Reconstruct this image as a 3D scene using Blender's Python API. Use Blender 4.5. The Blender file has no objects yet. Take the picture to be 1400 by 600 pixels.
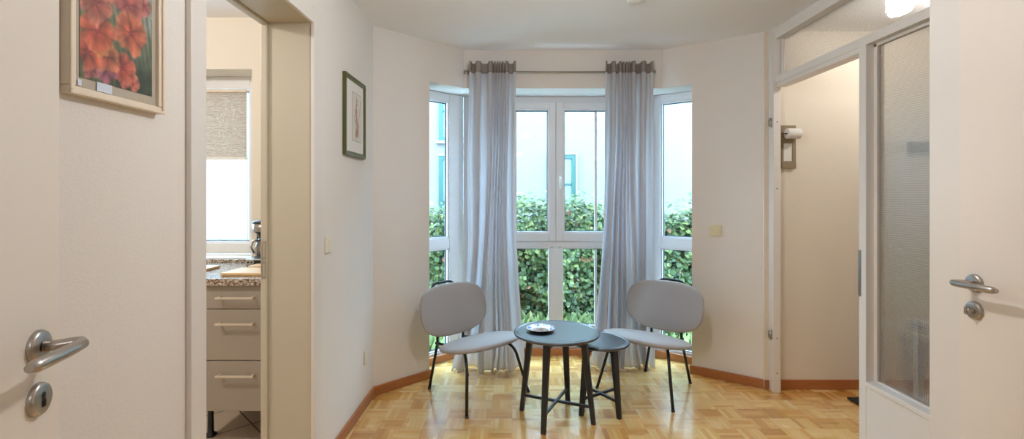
import bpy, bmesh, math, random
from mathutils import Vector, Matrix
random.seed(7)
PI = math.pi
SC = bpy.context.scene
C = SC.collection

# ------------------------------------------------------------------ materials
def lin(c):
    return tuple(((v/255)/12.92 if v/255 <= .04045 else (((v/255)+.055)/1.055)**2.4) for v in c)

class NT:
    def __init__(s, name):
        s.m = bpy.data.materials.new(name); s.m.use_nodes = True
        s.t = s.m.node_tree; s.t.nodes.clear()
        s.out = s.n('ShaderNodeOutputMaterial')
    def n(s, typ, **kw):
        nd = s.t.nodes.new(typ)
        for k, v in kw.items():
            if k.startswith('i_'):
                nd.inputs[k[2:].replace('_', ' ')].default_value = v
            else:
                setattr(nd, k, v)
        return nd
    def l(s, a, b): s.t.links.new(a, b)
    def math(s, op, a, b=None, c=None):
        nd = s.n('ShaderNodeMath', operation=op)
        for i, v in enumerate((a, b, c)):
            if v is None: continue
            if isinstance(v, (int, float)): nd.inputs[i].default_value = v
            else: s.l(v, nd.inputs[i])
        return nd.outputs[0]
    def mix(s, f, a, b, mode='MIX'):
        nd = s.n('ShaderNodeMix', data_type='RGBA', blend_type=mode)
        for key, v in ((0, f), (6, a), (7, b)):
            if isinstance(v, (int, float)): nd.inputs[key].default_value = v
            elif isinstance(v, tuple): nd.inputs[key].default_value = (*v, 1) if len(v) == 3 else v
            else: s.l(v, nd.inputs[key])
        return nd.outputs[2]
    def ramp(s, f, stops):
        nd = s.n('ShaderNodeValToRGB'); cr = nd.color_ramp
        while len(cr.elements) < len(stops): cr.elements.new(.5)
        for e, (p, c) in zip(cr.elements, stops):
            e.position = p; e.color = (*c, 1)
        s.l(f, nd.inputs[0]); return nd.outputs[0]
    def coord(s, kind='Object', scale=None):
        tc = s.n('ShaderNodeTexCoord').outputs[kind]
        if scale is None: return tc
        mp = s.n('ShaderNodeMapping'); mp.inputs['Scale'].default_value = scale
        s.l(tc, mp.inputs[0]); return mp.outputs[0]
    def noise(s, vec, scale, detail=3, rough=.5):
        nd = s.n('ShaderNodeTexNoise'); nd.inputs['Scale'].default_value = scale
        nd.inputs['Detail'].default_value = detail; nd.inputs['Roughness'].default_value = rough
        s.l(vec, nd.inputs['Vector']); return nd.outputs[0]
    def bump(s, h, strength, dist):
        nd = s.n('ShaderNodeBump'); nd.inputs['Strength'].default_value = strength
        nd.inputs['Distance'].default_value = dist; s.l(h, nd.inputs['Height']); return nd.outputs[0]
    def bsdf(s, color=None, rough=.5, metal=0, normal=None, **kw):
        b = s.n('ShaderNodeBsdfPrincipled')
        if color is not None:
            if isinstance(color, tuple): b.inputs['Base Color'].default_value = (*color, 1)
            else: s.l(color, b.inputs['Base Color'])
        if isinstance(rough, (int, float)): b.inputs['Roughness'].default_value = rough
        else: s.l(rough, b.inputs['Roughness'])
        b.inputs['Metallic'].default_value = metal
        if normal is not None: s.l(normal, b.inputs['Normal'])
        for k, v in kw.items(): b.inputs[k.replace('_', ' ')].default_value = v
        return b
    def done(s, sh):
        s.l(sh.outputs[0] if hasattr(sh, 'outputs') else sh, s.out.inputs[0]); return s.m

def simple(name, rgb, rough=.5, metal=0, vary=.04, nscale=8, bump=0, bscale=200, scale=None, **kw):
    t = NT(name); co = t.coord('Object', scale)
    c = lin(rgb)
    col = t.mix(t.noise(co, nscale), tuple(v*(1-vary) for v in c), tuple(min(1, v*(1+vary)) for v in c))
    nrm = t.bump(t.noise(co, bscale, 2), bump, .002) if bump else None
    return t.done(t.bsdf(col, rough, metal, nrm, **kw))

M = {}
M['wall'] = simple('wall_paint', (226, 222, 218), .9, vary=.015, nscale=2, bump=.35, bscale=160)
M['ceiling'] = simple('ceiling_paint', (240, 240, 242), .95, vary=.01, nscale=2, bump=.15, bscale=120)
M['hall'] = simple('hall_wall_paint', (226, 217, 203), .9, vary=.03, nscale=3, bump=.4, bscale=110)
M['door'] = simple('door_lacquer', (226, 218, 209), .42, vary=.01, nscale=2, bump=.06, bscale=90, scale=(1, 1, .08))
M['trimw'] = simple('door_trim_lacquer', (221, 217, 212), .4, vary=.01, nscale=2)
M['reveal'] = simple('door_lining_beige', (192, 184, 166), .45, vary=.015, nscale=2)
M['partition'] = simple('partition_white_paint', (226, 222, 218), .38, vary=.015, nscale=3)
M['pvc'] = simple('window_white_pvc', (228, 229, 233), .3, vary=.01, nscale=3)
M['gasket'] = simple('black_rubber_gasket', (38, 52, 66), .5)
M['steel'] = simple('brushed_steel', (176, 170, 164), .3, 1, vary=.08, nscale=30, bump=.05, bscale=600)
M['satin'] = simple('satin_champagne_metal', (214, 200, 182), .35, .25)
M['rod'] = simple('rod_nickel', (150, 140, 130), .35, .9)
M['dark'] = simple('keyhole_black', (14, 13, 13), .6)
M['black_tube'] = simple('black_powder_coat', (14, 16, 20), .38, vary=.1, nscale=20)
M['black_wood'] = simple('black_stained_wood', (24, 26, 33), .42, vary=.25, nscale=12, scale=(1, 1, .15), bump=.05, bscale=80)
M['black_top'] = simple('black_lacquered_tabletop', (22, 24, 31), .4, vary=.15, nscale=8, Coat_Weight=.6, Coat_Roughness=.3, Coat_IOR=1.7)
M['black_plastic'] = simple('black_plastic', (20, 20, 22), .35)
M['white_plastic'] = simple('white_plastic', (232, 230, 224), .4)
M['cream_plastic'] = simple('cream_plastic', (222, 212, 180), .4)
M['cab'] = simple('cabinet_taupe_lacquer', (158, 147, 134), .45, vary=.015, nscale=4)
M['cab_in'] = simple('cabinet_gap_dark', (60, 52, 45), .8)
M['frame_cream'] = simple('cream_painted_frame', (224, 210, 190), .45, vary=.06, nscale=15)
M['mat_board'] = simple('grey_mat_board', (176, 166, 150), .8, vary=.03, nscale=40)
M['paper'] = simple('white_paper', (226, 224, 220), .9, vary=.02)
M['label'] = simple('pale_blue_patch', (205, 215, 230), .6, vary=.02)  # colour of the pale patches on the flower picture's mat
M['taupe_board'] = simple('taupe_fibre_board', (140, 124, 100), .7, vary=.12, nscale=60)
M['white_lacquer'] = simple('white_lacquer', (235, 235, 232), .35)
M['blue_cloth'] = simple('blue_cloth', (38, 74, 140), .7, vary=.35, nscale=18)
M['darkgrey'] = simple('dark_grey_cloth', (48, 52, 56), .8)
M['teal'] = simple('teal_window_paint', (18, 66, 58), .5, vary=.08, nscale=3)
M['teal_glass'] = simple('far_window_glass', (100, 116, 140), .4, vary=.08, nscale=2)
M['stucco'] = simple('exterior_white_stucco', (106, 103, 101), .95, vary=.05, nscale=1.2, bump=1.0, bscale=9, scale=(1, 1, 2.2))
M['sill_out'] = simple('exterior_sill_white', (112, 112, 112), .6)
M['bounce_ground'] = simple('pale_bounce_ground', (200, 200, 194), 1, vary=.4, nscale=6)
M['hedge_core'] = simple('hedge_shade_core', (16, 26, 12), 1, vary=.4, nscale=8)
M['mat_floor'] = simple('charcoal_door_mat', (38, 36, 36), .95, vary=.3, nscale=60, bump=.8, bscale=300)
M['boards'] = simple('cutting_board_wood', (216, 182, 134), .5, vary=.12, nscale=6, scale=(1, 12, 12))
M['sillwood'] = simple('tan_window_sill', (180, 160, 135), .5)

def m_fabric():
    t = NT('light_grey_chair_fabric'); co = t.coord('Object')
    v = t.noise(co, 420, 2); big = t.noise(co, 4, 2)
    c = t.mix(v, lin((148, 146, 147)), lin((172, 169, 170)))
    c = t.mix(t.math('MULTIPLY', big, .25), c, lin((156, 152, 152)))
    b = t.bsdf(c, .95, 0, t.bump(v, .35, .001)); b.inputs['Sheen Weight'].default_value = .2
    return t.done(b)
M['fabric'] = m_fabric()

def m_parquet():
    t = NT('oak_mosaic_parquet'); S = .125
    sep = t.n('ShaderNodeSeparateXYZ'); t.l(t.coord('Object'), sep.inputs[0])
    x = t.math('DIVIDE', sep.outputs[0], S); y = t.math('DIVIDE', t.math('ADD', sep.outputs[1], .05), S)
    cx, cy = t.math('FLOOR', x), t.math('FLOOR', y)
    fx, fy = t.math('SUBTRACT', x, cx), t.math('SUBTRACT', y, cy)
    par = t.math('FLOORED_MODULO', t.math('ADD', cx, cy), 2)
    def sel(a, b):    # par ? a : b
        return t.math('ADD', t.math('MULTIPLY', par, a), t.math('MULTIPLY', t.math('SUBTRACT', 1, par), b))
    acr = t.math('MULTIPLY', sel(fx, fy), 5); alo = sel(fy, fx)
    sl = t.math('FLOOR', acr); fr = t.math('SUBTRACT', acr, sl)
    def wn(a, b, c):
        cb = t.n('ShaderNodeCombineXYZ'); t.l(a, cb.inputs[0]); t.l(b, cb.inputs[1])
        if isinstance(c, (int, float)): cb.inputs[2].default_value = c
        else: t.l(c, cb.inputs[2])
        w = t.n('ShaderNodeTexWhiteNoise'); t.l(cb.outputs[0], w.inputs['Vector']); return w.outputs['Value']
    r1 = wn(cx, cy, t.math('ADD', sl, 3)); r2 = wn(cx, cy, 77)
    rr = t.math('ADD', t.math('MULTIPLY', r1, .55), t.math('MULTIPLY', r2, .45))
    col = t.ramp(rr, [(0.0, lin((172, 112, 42))), (.3, lin((208, 152, 74))), (.55, lin((236, 192, 116))), (.8, lin((244, 208, 140))), (1, lin((250, 224, 170)))])
    # grain stretched along the slat
    gv = t.n('ShaderNodeCombineXYZ')
    t.l(t.math('ADD', t.math('MULTIPLY', acr, 2.2), t.math('MULTIPLY', r1, 40)), gv.inputs[0])
    t.l(t.math('ADD', t.math('MULTIPLY', alo, 1.1), t.math('MULTIPLY', r2, 40)), gv.inputs[1])
    g = t.noise(gv.outputs[0], 2.6, 4, .6)
    col = t.mix(t.math('MULTIPLY', g, .5), col, lin((190, 140, 70)))
    e1 = t.math('LESS_THAN', t.math('MINIMUM', fr, t.math('SUBTRACT', 1, fr)), .035)
    e2 = t.math('LESS_THAN', t.math('MINIMUM', alo, t.math('SUBTRACT', 1, alo)), .009)
    edge = t.math('MAXIMUM', e1, e2)
    col = t.mix(t.math('MULTIPLY', edge, .38), col, lin((98, 62, 30)))
    h = t.math('ADD', t.math('MULTIPLY', r1, .25), t.math('MULTIPLY', edge, -.5))
    nrm = t.bump(h, .12, .002)
    rough = t.math('ADD', .2, t.math('MULTIPLY', t.noise(t.coord('Object'), 5, 2), .12))
    b = t.bsdf(col, rough, 0, nrm); b.inputs['Coat Weight'].default_value = 1; b.inputs['Coat Roughness'].default_value = .17; b.inputs['Coat IOR'].default_value = 1.95
    return t.done(b)
M['parquet'] = m_parquet()

def m_woodtrim():
    t = NT('reddish_brown_skirting'); co = t.coord('Object', (1.4, 1.4, 22))
    c = t.mix(t.noise(co, 5, 4, .6), lin((140, 80, 42)), lin((182, 116, 66)))
    return t.done(t.bsdf(c, .4))
M['skirt'] = m_woodtrim()

def m_tile():
    t = NT('kitchen_floor_tile'); mp = t.n('ShaderNodeMapping'); mp.inputs['Rotation'].default_value = (0, 0, PI/4)
    t.l(t.coord('Object'), mp.inputs[0])
    br = t.n('ShaderNodeTexBrick'); br.offset = 0; br.inputs['Scale'].default_value = 1
    br.inputs['Brick Width'].default_value = .3; br.inputs['Row Height'].default_value = .3
    br.inputs['Mortar Size'].default_value = .005
    br.inputs['Color1'].default_value = (*lin((196, 176, 156)), 1); br.inputs['Color2'].default_value = (*lin((188, 170, 150)), 1)
    br.inputs['Mortar'].default_value = (*lin((84, 70, 58)), 1)
    t.l(mp.outputs[0], br.inputs['Vector'])
    return t.done(t.bsdf(br.outputs[0], .35))
M['tile'] = m_tile()

def m_granite():
    t = NT('speckled_granite'); co = t.coord('Object')
    v = t.n('ShaderNodeTexVoronoi'); v.inputs['Scale'].default_value = 150; t.l(co, v.inputs['Vector'])
    s = t.n('ShaderNodeSeparateColor'); t.l(v.outputs['Color'], s.inputs[0])
    c = t.ramp(s.outputs[0], [(0, lin((70, 52, 42))), (.3, lin((120, 96, 78))), (.6, lin((160, 142, 124))), (1, lin((205, 196, 184)))])
    return t.done(t.bsdf(c, .18))
M['granite'] = m_granite()

def m_window_glass():
    t = NT('clear_window_glass')
    lw = t.n('ShaderNodeLayerWeight'); fr = t.math('ADD', .03, t.math('MULTIPLY', .9, t.math('POWER', lw.outputs['Facing'], 5)))
    tr = t.n('ShaderNodeBsdfTransparent'); tr.inputs[0].default_value = (.90, .975, .985, 1)
    gl = t.n('ShaderNodeBsdfGlossy'); gl.inputs['Roughness'].default_value = 0
    mx = t.n('ShaderNodeMixShader'); t.l(fr, mx.inputs[0]); t.l(tr.outputs[0], mx.inputs[1]); t.l(gl.outputs[0], mx.inputs[2])
    return t.done(mx)
M['glass'] = m_window_glass()

def m_pattern_glass():
    t = NT('square_pattern_glass')
    sep = t.n('ShaderNodeSeparateXYZ'); t.l(t.coord('Object'), sep.inputs[0])
    P = 2*PI/.0105
    a = t.math('SINE', t.math('MULTIPLY', sep.outputs[1], P)); b = t.math('SINE', t.math('MULTIPLY', sep.outputs[2], P))
    h = t.math('ADD', t.math('MULTIPLY', a, .5), t.math('MULTIPLY', b, .5))
    ln = t.math('MAXIMUM', t.math('GREATER_THAN', a, .55), t.math('GREATER_THAN', b, .55))
    gc = t.mix(ln, (1, 1, .99), (.84, .85, .85))
    g = t.bsdf(gc, .04, 0, t.bump(h, .22, .0012)); g.inputs['Transmission Weight'].default_value = 1
    g.inputs['IOR'].default_value = 1.45
    tr = t.n('ShaderNodeBsdfTransparent'); t.l(gc, tr.inputs[0])
    mx = t.n('ShaderNodeMixShader'); mx.inputs[0].default_value = .55
    t.l(g.outputs[0], mx.inputs[1]); t.l(tr.outputs[0], mx.inputs[2])
    gs = t.n('ShaderNodeBsdfGlossy'); gs.inputs['Roughness'].default_value = .3; t.l(t.bump(h, .4, .001), gs.inputs['Normal'])
    m2 = t.n('ShaderNodeMixShader'); m2.inputs[0].default_value = .13; t.l(mx.outputs[0], m2.inputs[1]); t.l(gs.outputs[0], m2.inputs[2])
    return t.done(m2)
M['pglass'] = m_pattern_glass()

def m_carafe():
    t = NT('carafe_glass')
    tr = t.n('ShaderNodeBsdfTransparent'); tr.inputs[0].default_value = (.8, .8, .8, 1)
    gl = t.n('ShaderNodeBsdfGlossy'); gl.inputs['Roughness'].default_value = .03
    mx = t.n('ShaderNodeMixShader'); mx.inputs[0].default_value = .3
    t.l(tr.outputs[0], mx.inputs[1]); t.l(gl.outputs[0], mx.inputs[2]); return t.done(mx)
M['carafe'] = m_carafe()

def m_curtain(name, rgb, trans):
    t = NT(name); co = t.coord('Object', (1, 1, 1))
    w = t.noise(t.coord('Object', (1, 1, .25)), 260, 2); c = t.mix(w, tuple(v*.94 for v in lin(rgb)), lin(rgb))
    d = t.n('ShaderNodeBsdfDiffuse'); t.l(c, d.inputs[0])
    tl = t.n('ShaderNodeBsdfTranslucent'); t.l(c, tl.inputs[0])
    mx = t.n('ShaderNodeMixShader'); mx.inputs[0].default_value = trans
    t.l(d.outputs[0], mx.inputs[1]); t.l(tl.outputs[0], mx.inputs[2]); return t.done(mx)
M['curtain'] = m_curtain('light_grey_curtain_linen', (236, 234, 237), .66)
M['heading'] = m_curtain('curtain_heading_tape', (158, 148, 142), .12)
M['pleat'] = m_curtain('pleated_blind_fabric', (222, 210, 200), .45)

def m_leaf(name, a, b, c):
    t = NT(name)
    at = t.n('ShaderNodeAttribute', attribute_name='tone')
    col = t.ramp(at.outputs['Fac'], [(0, lin(a)), (.55, lin(b)), (.93, lin(c)), (.975, lin((126, 84, 56)))])
    d = t.bsdf(col, .45); tl = t.n('ShaderNodeBsdfTranslucent'); t.l(col, tl.inputs[0])
    mx = t.n('ShaderNodeMixShader'); mx.inputs[0].default_value = .3
    t.l(d.outputs[0], mx.inputs[1]); t.l(tl.outputs[0], mx.inputs[2]); return t.done(mx)
M['leaf'] = m_leaf('hedge_leaf_green', (26, 44, 18), (68, 88, 42), (126, 134, 76))
M['grass'] = m_leaf('pale_grass_green', (70, 90, 42), (100, 116, 64), (136, 142, 90))

def m_emit(name, rgb, strength):
    t = NT(name); e = t.n('ShaderNodeEmission'); e.inputs[0].default_value = (*rgb, 1); e.inputs[1].default_value = strength
    return t.done(e)
M['lamp'] = m_emit('lamp_globe_glow', (.985, .99, 1), 215)
M['rear_fill'] = m_emit('rear_fill_glow', (.985, .985, 1), 43)
M['hall_lamp'] = m_emit('hall_lamp_glow', (1, .95, .88), 200)
M['kitchen_lamp'] = m_emit('kitchen_lamp_glow', (1, .96, .90), 180)

def m_vcol(name, rough=.7):
    t = NT(name); at = t.n('ShaderNodeAttribute', attribute_name='Col')
    return t.done(t.bsdf(at.outputs['Color'], rough))
M['paint'] = m_vcol('watercolour_paint', .6)

def m_plate():
    t = NT('blue_white_glaze'); co = t.coord('Object')
    sep = t.n('ShaderNodeSeparateXYZ'); t.l(co, sep.inputs[0])
    r = t.math('SQRT', t.math('ADD', t.math('POWER', sep.outputs[0], 2), t.math('POWER', sep.outputs[1], 2)))
    n = t.noise(co, 55, 3)
    band = t.math('MULTIPLY', t.math('GREATER_THAN', r, .058), t.math('GREATER_THAN', n, .5))
    mid = t.math('MULTIPLY', t.math('LESS_THAN', r, .045), t.math('GREATER_THAN', t.noise(co, 38, 2), .5))
    c = t.mix(band, lin((228, 228, 234)), lin((96, 128, 196)))
    c = t.mix(mid, c, lin((176, 142, 132)))
    return t.done(t.bsdf(c, .15))
M['plate'] = m_plate()

# ------------------------------------------------------------------ geometry helpers
class B:
    def __init__(s): s.b = bmesh.new(); s.fl = {}
    def quad(s, pts, smooth=False, mi=0):
        f = s.b.faces.new([s.b.verts.new(p) for p in pts]); f.smooth = smooth; f.material_index = mi; return f
    def box(s, lo, hi, M4=None, mi=0, bev=0):
        r = bmesh.ops.create_cube(s.b, size=1)
        vs = r['verts']
        for v in vs:
            v.co = Vector([(lo[i]+hi[i])/2 + v.co[i]*(hi[i]-lo[i]) for i in range(3)])
        if bev:
            es = list({e for v in vs for e in v.link_edges})
            rr = bmesh.ops.bevel(s.b, geom=es, offset=bev, segments=2, affect='EDGES', profile=.6)
            vs = list({v for f in rr['faces'] for v in f.verts} | {v for v in vs if v.is_valid})
        fs = {f for v in vs for f in v.link_faces}
        for f in fs: f.material_index = mi
        if M4 is not None: bmesh.ops.transform(s.b, matrix=M4, verts=vs)
        return s
    def prism(s, poly, z0, z1, mi=0):
        n = len(poly)
        lo = [s.b.verts.new((x, y, z0)) for x, y in poly]; hi = [s.b.verts.new((x, y, z1)) for x, y in poly]
        fs = [s.b.faces.new(list(reversed(lo))), s.b.faces.new(hi)]
        for i in range(n): fs.append(s.b.faces.new([lo[i], lo[(i+1) % n], hi[(i+1) % n], hi[i]]))
        for f in fs: f.material_index = mi
        return s
    def tube(s, pts, r, seg=12, cap=True, sq=None):
        pts = [Vector(p) for p in pts]; rs = r if isinstance(r, (list, tuple)) else [r]*len(pts)
        t0 = (pts[1]-pts[0]).normalized(); up = Vector((0, 0, 1)) if abs(t0.z) < .9 else Vector((0, 1, 0))
        nrm = t0.cross(up).normalized(); rings = []
        for i, p in enumerate(pts):
            if i == 0: t = t0
            elif i == len(pts)-1: t = (pts[-1]-pts[-2]).normalized()
            else: t = ((pts[i+1]-p).normalized()+(p-pts[i-1]).normalized()).normalized()
            nrm = (nrm - t*nrm.dot(t)).normalized(); bn = t.cross(nrm)
            sx, sy = sq if sq else (1, 1)
            rings.append([s.b.verts.new(p+(nrm*math.cos(a)*sx+bn*math.sin(a)*sy)*rs[i]) for a in [2*PI*k/seg for k in range(seg)]])
        for a, b in zip(rings, rings[1:]):
            for k in range(seg):
                f = s.b.faces.new([a[k], a[(k+1) % seg], b[(k+1) % seg], b[k]]); f.smooth = True
        if cap: s.b.faces.new(list(reversed(rings[0]))); s.b.faces.new(rings[-1])
        return s
    def lathe(s, prof, c=(0, 0, 0), seg=48, M4=None, smooth=True, mi=0):
        vs = []; rings = []
        for r, z in prof:
            if r < 1e-6: ring = [s.b.verts.new((0, 0, z))]
            else: ring = [s.b.verts.new((r*math.cos(2*PI*k/seg), r*math.sin(2*PI*k/seg), z)) for k in range(seg)]
            rings.append(ring); vs += ring
        for a, b in zip(rings, rings[1:]):
            for k in range(seg):
                q = [a[k % len(a)], a[(k+1) % len(a)], b[(k+1) % len(b)], b[k % len(b)]]
                q2 = []
                for v in q:
                    if v not in q2: q2.append(v)
                if len(q2) > 2:
                    f = s.b.faces.new(q2); f.smooth = smooth; f.material_index = mi
        mt = Matrix.Translation(c) @ (M4 if M4 is not None else Matrix())
        bmesh.ops.transform(s.b, matrix=mt, verts=vs)
        return s
    def pillow(s, wx, wy, th, n=2.4, p=3, M4=None, bend=0, dome=0, seg=64):
        """rounded superellipse cushion in the local XY plane, thickness along Z"""
        ss = [0, .3, .55, .75, .87, .94, .98, 1.0]
        vs = []
        def ring(sv, sign):
            z = sign*th/2*max(0, 1-sv**p)**(1/p)+dome*(1-sv*sv)*(1 if sign > 0 else .3)
            if sv == 0: return [(0, 0, z)]
            o = []
            for k in range(seg):
                a = 2*PI*k/seg; ca, sa = math.cos(a), math.sin(a)
                o.append((wx/2*sv*math.copysign(abs(ca)**(2/n), ca), wy/2*sv*math.copysign(abs(sa)**(2/n), sa), z))
            return o
        lst = [ring(v, 1) for v in ss] + [ring(v, -1) for v in reversed(ss[:-1])]
        rings = []
        for ring_ in lst:
            rr = []
            for x, y, z in ring_:
                v = s.b.verts.new((x, y, z + bend*x*x)); rr.append(v); vs.append(v)
            rings.append(rr)
        for a, b in zip(rings, rings[1:]):
            for k in range(seg):
                q2 = []
                for v in (a[k % len(a)], b[k % len(b)], b[(k+1) % len(b)], a[(k+1) % len(a)]):
                    if v not in q2: q2.append(v)
                if len(q2) > 2: f = s.b.faces.new(q2); f.smooth = True
        if M4 is not None: bmesh.ops.transform(s.b, matrix=M4, verts=vs)
        return s

WM = {}   # world matrix of every object built (set by hand, no depsgraph needed)
def obj(name, b, mat, parent=None, bevel=0, origin=None):
    me = bpy.data.meshes.new(name)
    bm = b.b
    bmesh.ops.recalc_face_normals(bm, faces=bm.faces)
    w = WM[parent.name].copy() if parent else Matrix()
    if origin is None and parent is None:
        xs = [v.co for v in bm.verts]
        mn = Vector([min(c[i] for c in xs) for i in range(3)]); mx = Vector([max(c[i] for c in xs) for i in range(3)])
        origin = ((mn.x+mx.x)/2, (mn.y+mx.y)/2, mn.z)
    if parent is None and origin is not False: w = Matrix.Translation(origin)
    bm.transform(w.inverted())
    bm.to_mesh(me); bm.free()
    o = bpy.data.objects.new(name, me); C.objects.link(o)
    for m in (mat if isinstance(mat, (list, tuple)) else [mat]): me.materials.append(m)
    if parent: o.parent = parent
    else: o.matrix_world = w
    WM[o.name] = w
    if bevel:
        md = o.modifiers.new('edge', 'BEVEL'); md.width = bevel; md.segments = 2; md.limit_method = 'ANGLE'; md.angle_limit = math.radians(40)
    return o
def thing(name, loc, label, cat, group=None, kind=None):
    o = bpy.data.objects.new(name, None); C.objects.link(o); o.location = loc; o.empty_display_size = .1
    WM[o.name] = Matrix.Translation(loc)
    return tag(o, label, cat, group, kind)
def tag(o, label=None, cat=None, group=None, kind=None):
    if label: o['label'] = label
    if cat: o['category'] = cat
    if group: o['group'] = group
    if kind: o['kind'] = kind
    return o
def struct(name, b, mat, **kw):
    o = obj(name, b, mat, **kw); o['kind'] = 'structure'; return o
def sroot(name, loc):
    o = bpy.data.objects.new(name, None); C.objects.link(o); o.location = loc; WM[o.name] = Matrix.Translation(loc)
    o['kind'] = 'structure'; return o
def dup(root, loc, rz, label):
    def cp(o, parent):
        c = o.copy(); C.objects.link(c)
        if parent: c.parent = parent
        for ch in [k for k in bpy.data.objects if k.parent == o and k != c]: cp(ch, c)
        return c
    r = cp(root, None); r.location = loc; r.rotation_euler = (0, 0, rz); r['label'] = label
    return r

# ------------------------------------------------------------------ plan of the room (metres, camera above 0,0)
H = 2.41
A = Vector((-.905, 3.143)); Bc = Vector((-.366, 3.67)); Cc = Vector((1.143, 3.67)); D = Vector((1.70, 3.27))
dl = (Bc-A).normalized(); nl = Vector((-dl.y, dl.x))       # outward normal of left bay side
dr = (Cc-D).normalized(); nr = Vector((dr.y, -dr.x))
if nr.y < 0: nr = -nr
P1 = A + dl*.4397; Q1 = D + dr*.4676
FB = Vector((-.40, 3.96)); FC = Vector((1.12, 3.96))        # inner corners of the window frames
def lint(p, d, q, e):   # intersection of lines
    M2 = d.x*(-e.y)+d.y*e.x; w = q-p
    t = (w.x*(-e.y)+w.y*e.x)/M2
    return p+d*t
TH = .37
oB = lint(A+nl*TH, dl, Vector((0, 4.04)), Vector((1, 0))); oC = lint(D+nr*TH, dr, Vector((0, 4.04)), Vector((1, 0)))
oA = A+nl*TH; oD = D+nr*TH

# floors
b = B(); b.prism([(-1.0, -2.3), (3.45, -2.3), (3.45, 3.45), tuple(oD), tuple(oC), tuple(oB), tuple(oA), (-1.0, 3.2)], -.12, 0)
struct('floor', b, M['parquet'], origin=(0, 0, 0))
b = B(); b.box((-4.1, .3, -.12), (-1.0, 3.35, -.0))
struct('floor_kitchen', b, M['tile'], origin=(0, 0, 0))
# ceilings
b = B(); b.prism([(-1.15, -2.3), (3.45, -2.3), (3.45, 3.45), tuple(oD), tuple(oC), tuple(oB), tuple(oA), (-1.15, 3.2)], H, H+.2)
struct('ceiling', b, M['ceiling'])
b = B(); b.box((-4.1, .3, 2.44), (-1.125, 3.4, 2.61))
struct('ceiling_kitchen', b, M['ceiling'])
# left wall with kitchen door opening
KY0, KY1, KZ = 1.40, 2.195, 2.10
b = B(); b.box((-1.125, -2.3, 0), (-.905, KY0, H)); b.box((-1.125, KY1, 0), (-.905, 3.143, H)); b.box((-1.125, KY0, KZ), (-.905, KY1, H))
struct('wall_left', b, M['wall'])
# bay walls
b = B(); b.prism([tuple(A), tuple(P1), tuple(P1+nl*TH), tuple(oA), (-1.13, 3.2)], 0, H)
b.prism([tuple(P1), tuple(Bc), tuple(oB), tuple(P1+nl*TH)], 2.12, H)
struct('wall_bay_left', b, M['wall'])
b = B(); b.prism([tuple(Bc), tuple(Cc), tuple(oC), tuple(oB)], 2.12, H)
struct('wall_bay_center', b, M['wall'])
b = B(); b.prism([tuple(Q1), tuple(D), tuple(oD), tuple(Q1+nr*TH)], 0, H)
b.prism([tuple(Cc), tuple(Q1), tuple(Q1+nr*TH), tuple(oC)], 2.12, H)
struct('wall_bay_right', b, M['wall'])
# hall walls
b = B(); b.prism([tuple(D), (1.70, 3.255), (3.45, 3.255), (3.45, 3.5), tuple(oD)], 0, H)
struct('wall_hall_back', b, M['hall'])
b = B(); b.box((3.3, 1.0, 0), (3.45, 3.255, H)); struct('wall_hall_right', b, M['hall'])
b = B(); b.box((1.85, .9, 0), (3.45, 1.0, H)); struct('wall_hall_front', b, M['hall'])
# right near wall holding the WC door
b = B(); b.box((1.35, -.0, 0), (1.47, .70, H)); b.box((1.35, .70, 2.02), (1.47, 1.48, H)); b.box((1.35, 1.49, 0), (1.86, 1.546, H)); b.box((1.75, .9, 0), (1.86, 1.49, H))
struct('wall_right', b, M['wall'])
# wall behind camera with doorway, and the room beyond it
b = B(); b.box((-.905, -.12, 0), (-.58, -.0, H)); b.box((.36, -.12, 0), (1.47, .0, H)); b.box((-.58, -.12, 2.03), (.36, 0, H))
struct('wall_rear', b, M['wall'])
b = B(); b.box((-.905, -2.3, 0), (1.6, -2.2, H)); b.box((1.5, -2.2, 0), (1.6, -.12, H))
struct('wall_rear_room', b, M['wall'])
# kitchen walls
b = B()
KW = 3.08; RX = -1.66; RL = -2.75
b.box((RX, KW, 0), (-1.125, 3.4, 2.44)); b.box((-4.1, KW, 0), (RL, 3.4, 2.44)); b.box((RL, KW, 2.11), (RX, 3.4, 2.44)); b.box((RL, KW, 0), (RX, 3.4, .86))
struct('wall_kitchen_back', b, M['hall'])
b = B(); b.box((-4.1, .3, 0), (-4.0, KW, 2.44)); struct('wall_kitchen_left', b, M['hall'])
b = B(); b.box((-4.0, .3, 0), (-1.125, .4, 2.44)); struct('wall_kitchen_front', b, M['hall'])

# skirting
def skirt_seg(bb, p, q, n, h=.062, t=.014):
    p, q, n = Vector(p), Vector(q), Vector(n)
    bb.prism([tuple(p), tuple(q), tuple(q+n*t), tuple(p+n*t)], 0, h)
b = B(); skirt_seg(b, (-.905, 2.275), (-.905, 3.149), (1, 0)); struct('baseboard_left', b, M['skirt'], bevel=.003)
b = B(); skirt_seg(b, A, P1+dl*.012, -nl); skirt_seg(b, P1, P1+nl*.17, dl, t=.012); struct('baseboard_bay_left', b, M['skirt'], bevel=.003)
b = B(); skirt_seg(b, D, Q1+dr*.012, -nr); skirt_seg(b, (1.70, 3.255), (1.728, 3.255), (0, -1)); struct('baseboard_bay_right', b, M['skirt'], bevel=.003)
b = B()
def gl_pt(v, d): return v
lA = P1+nl*.23; skirt_seg(b, lA, FB, -nl, h=.055, t=.028)
skirt_seg(b, FB+Vector((0, 0)), FC, Vector((0, -1)), h=.055, t=.03)
rA = Q1+nr*.222; skirt_seg(b, rA, FC, -nr, h=.055, t=.028)
struct('baseboard_window', b, M['skirt'], bevel=.003)
b = B(); skirt_seg(b, (1.80, 3.255), (3.3, 3.255), (0, -1), h=.065); struct('baseboard_hall', b, M['skirt'], bevel=.003)

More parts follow.
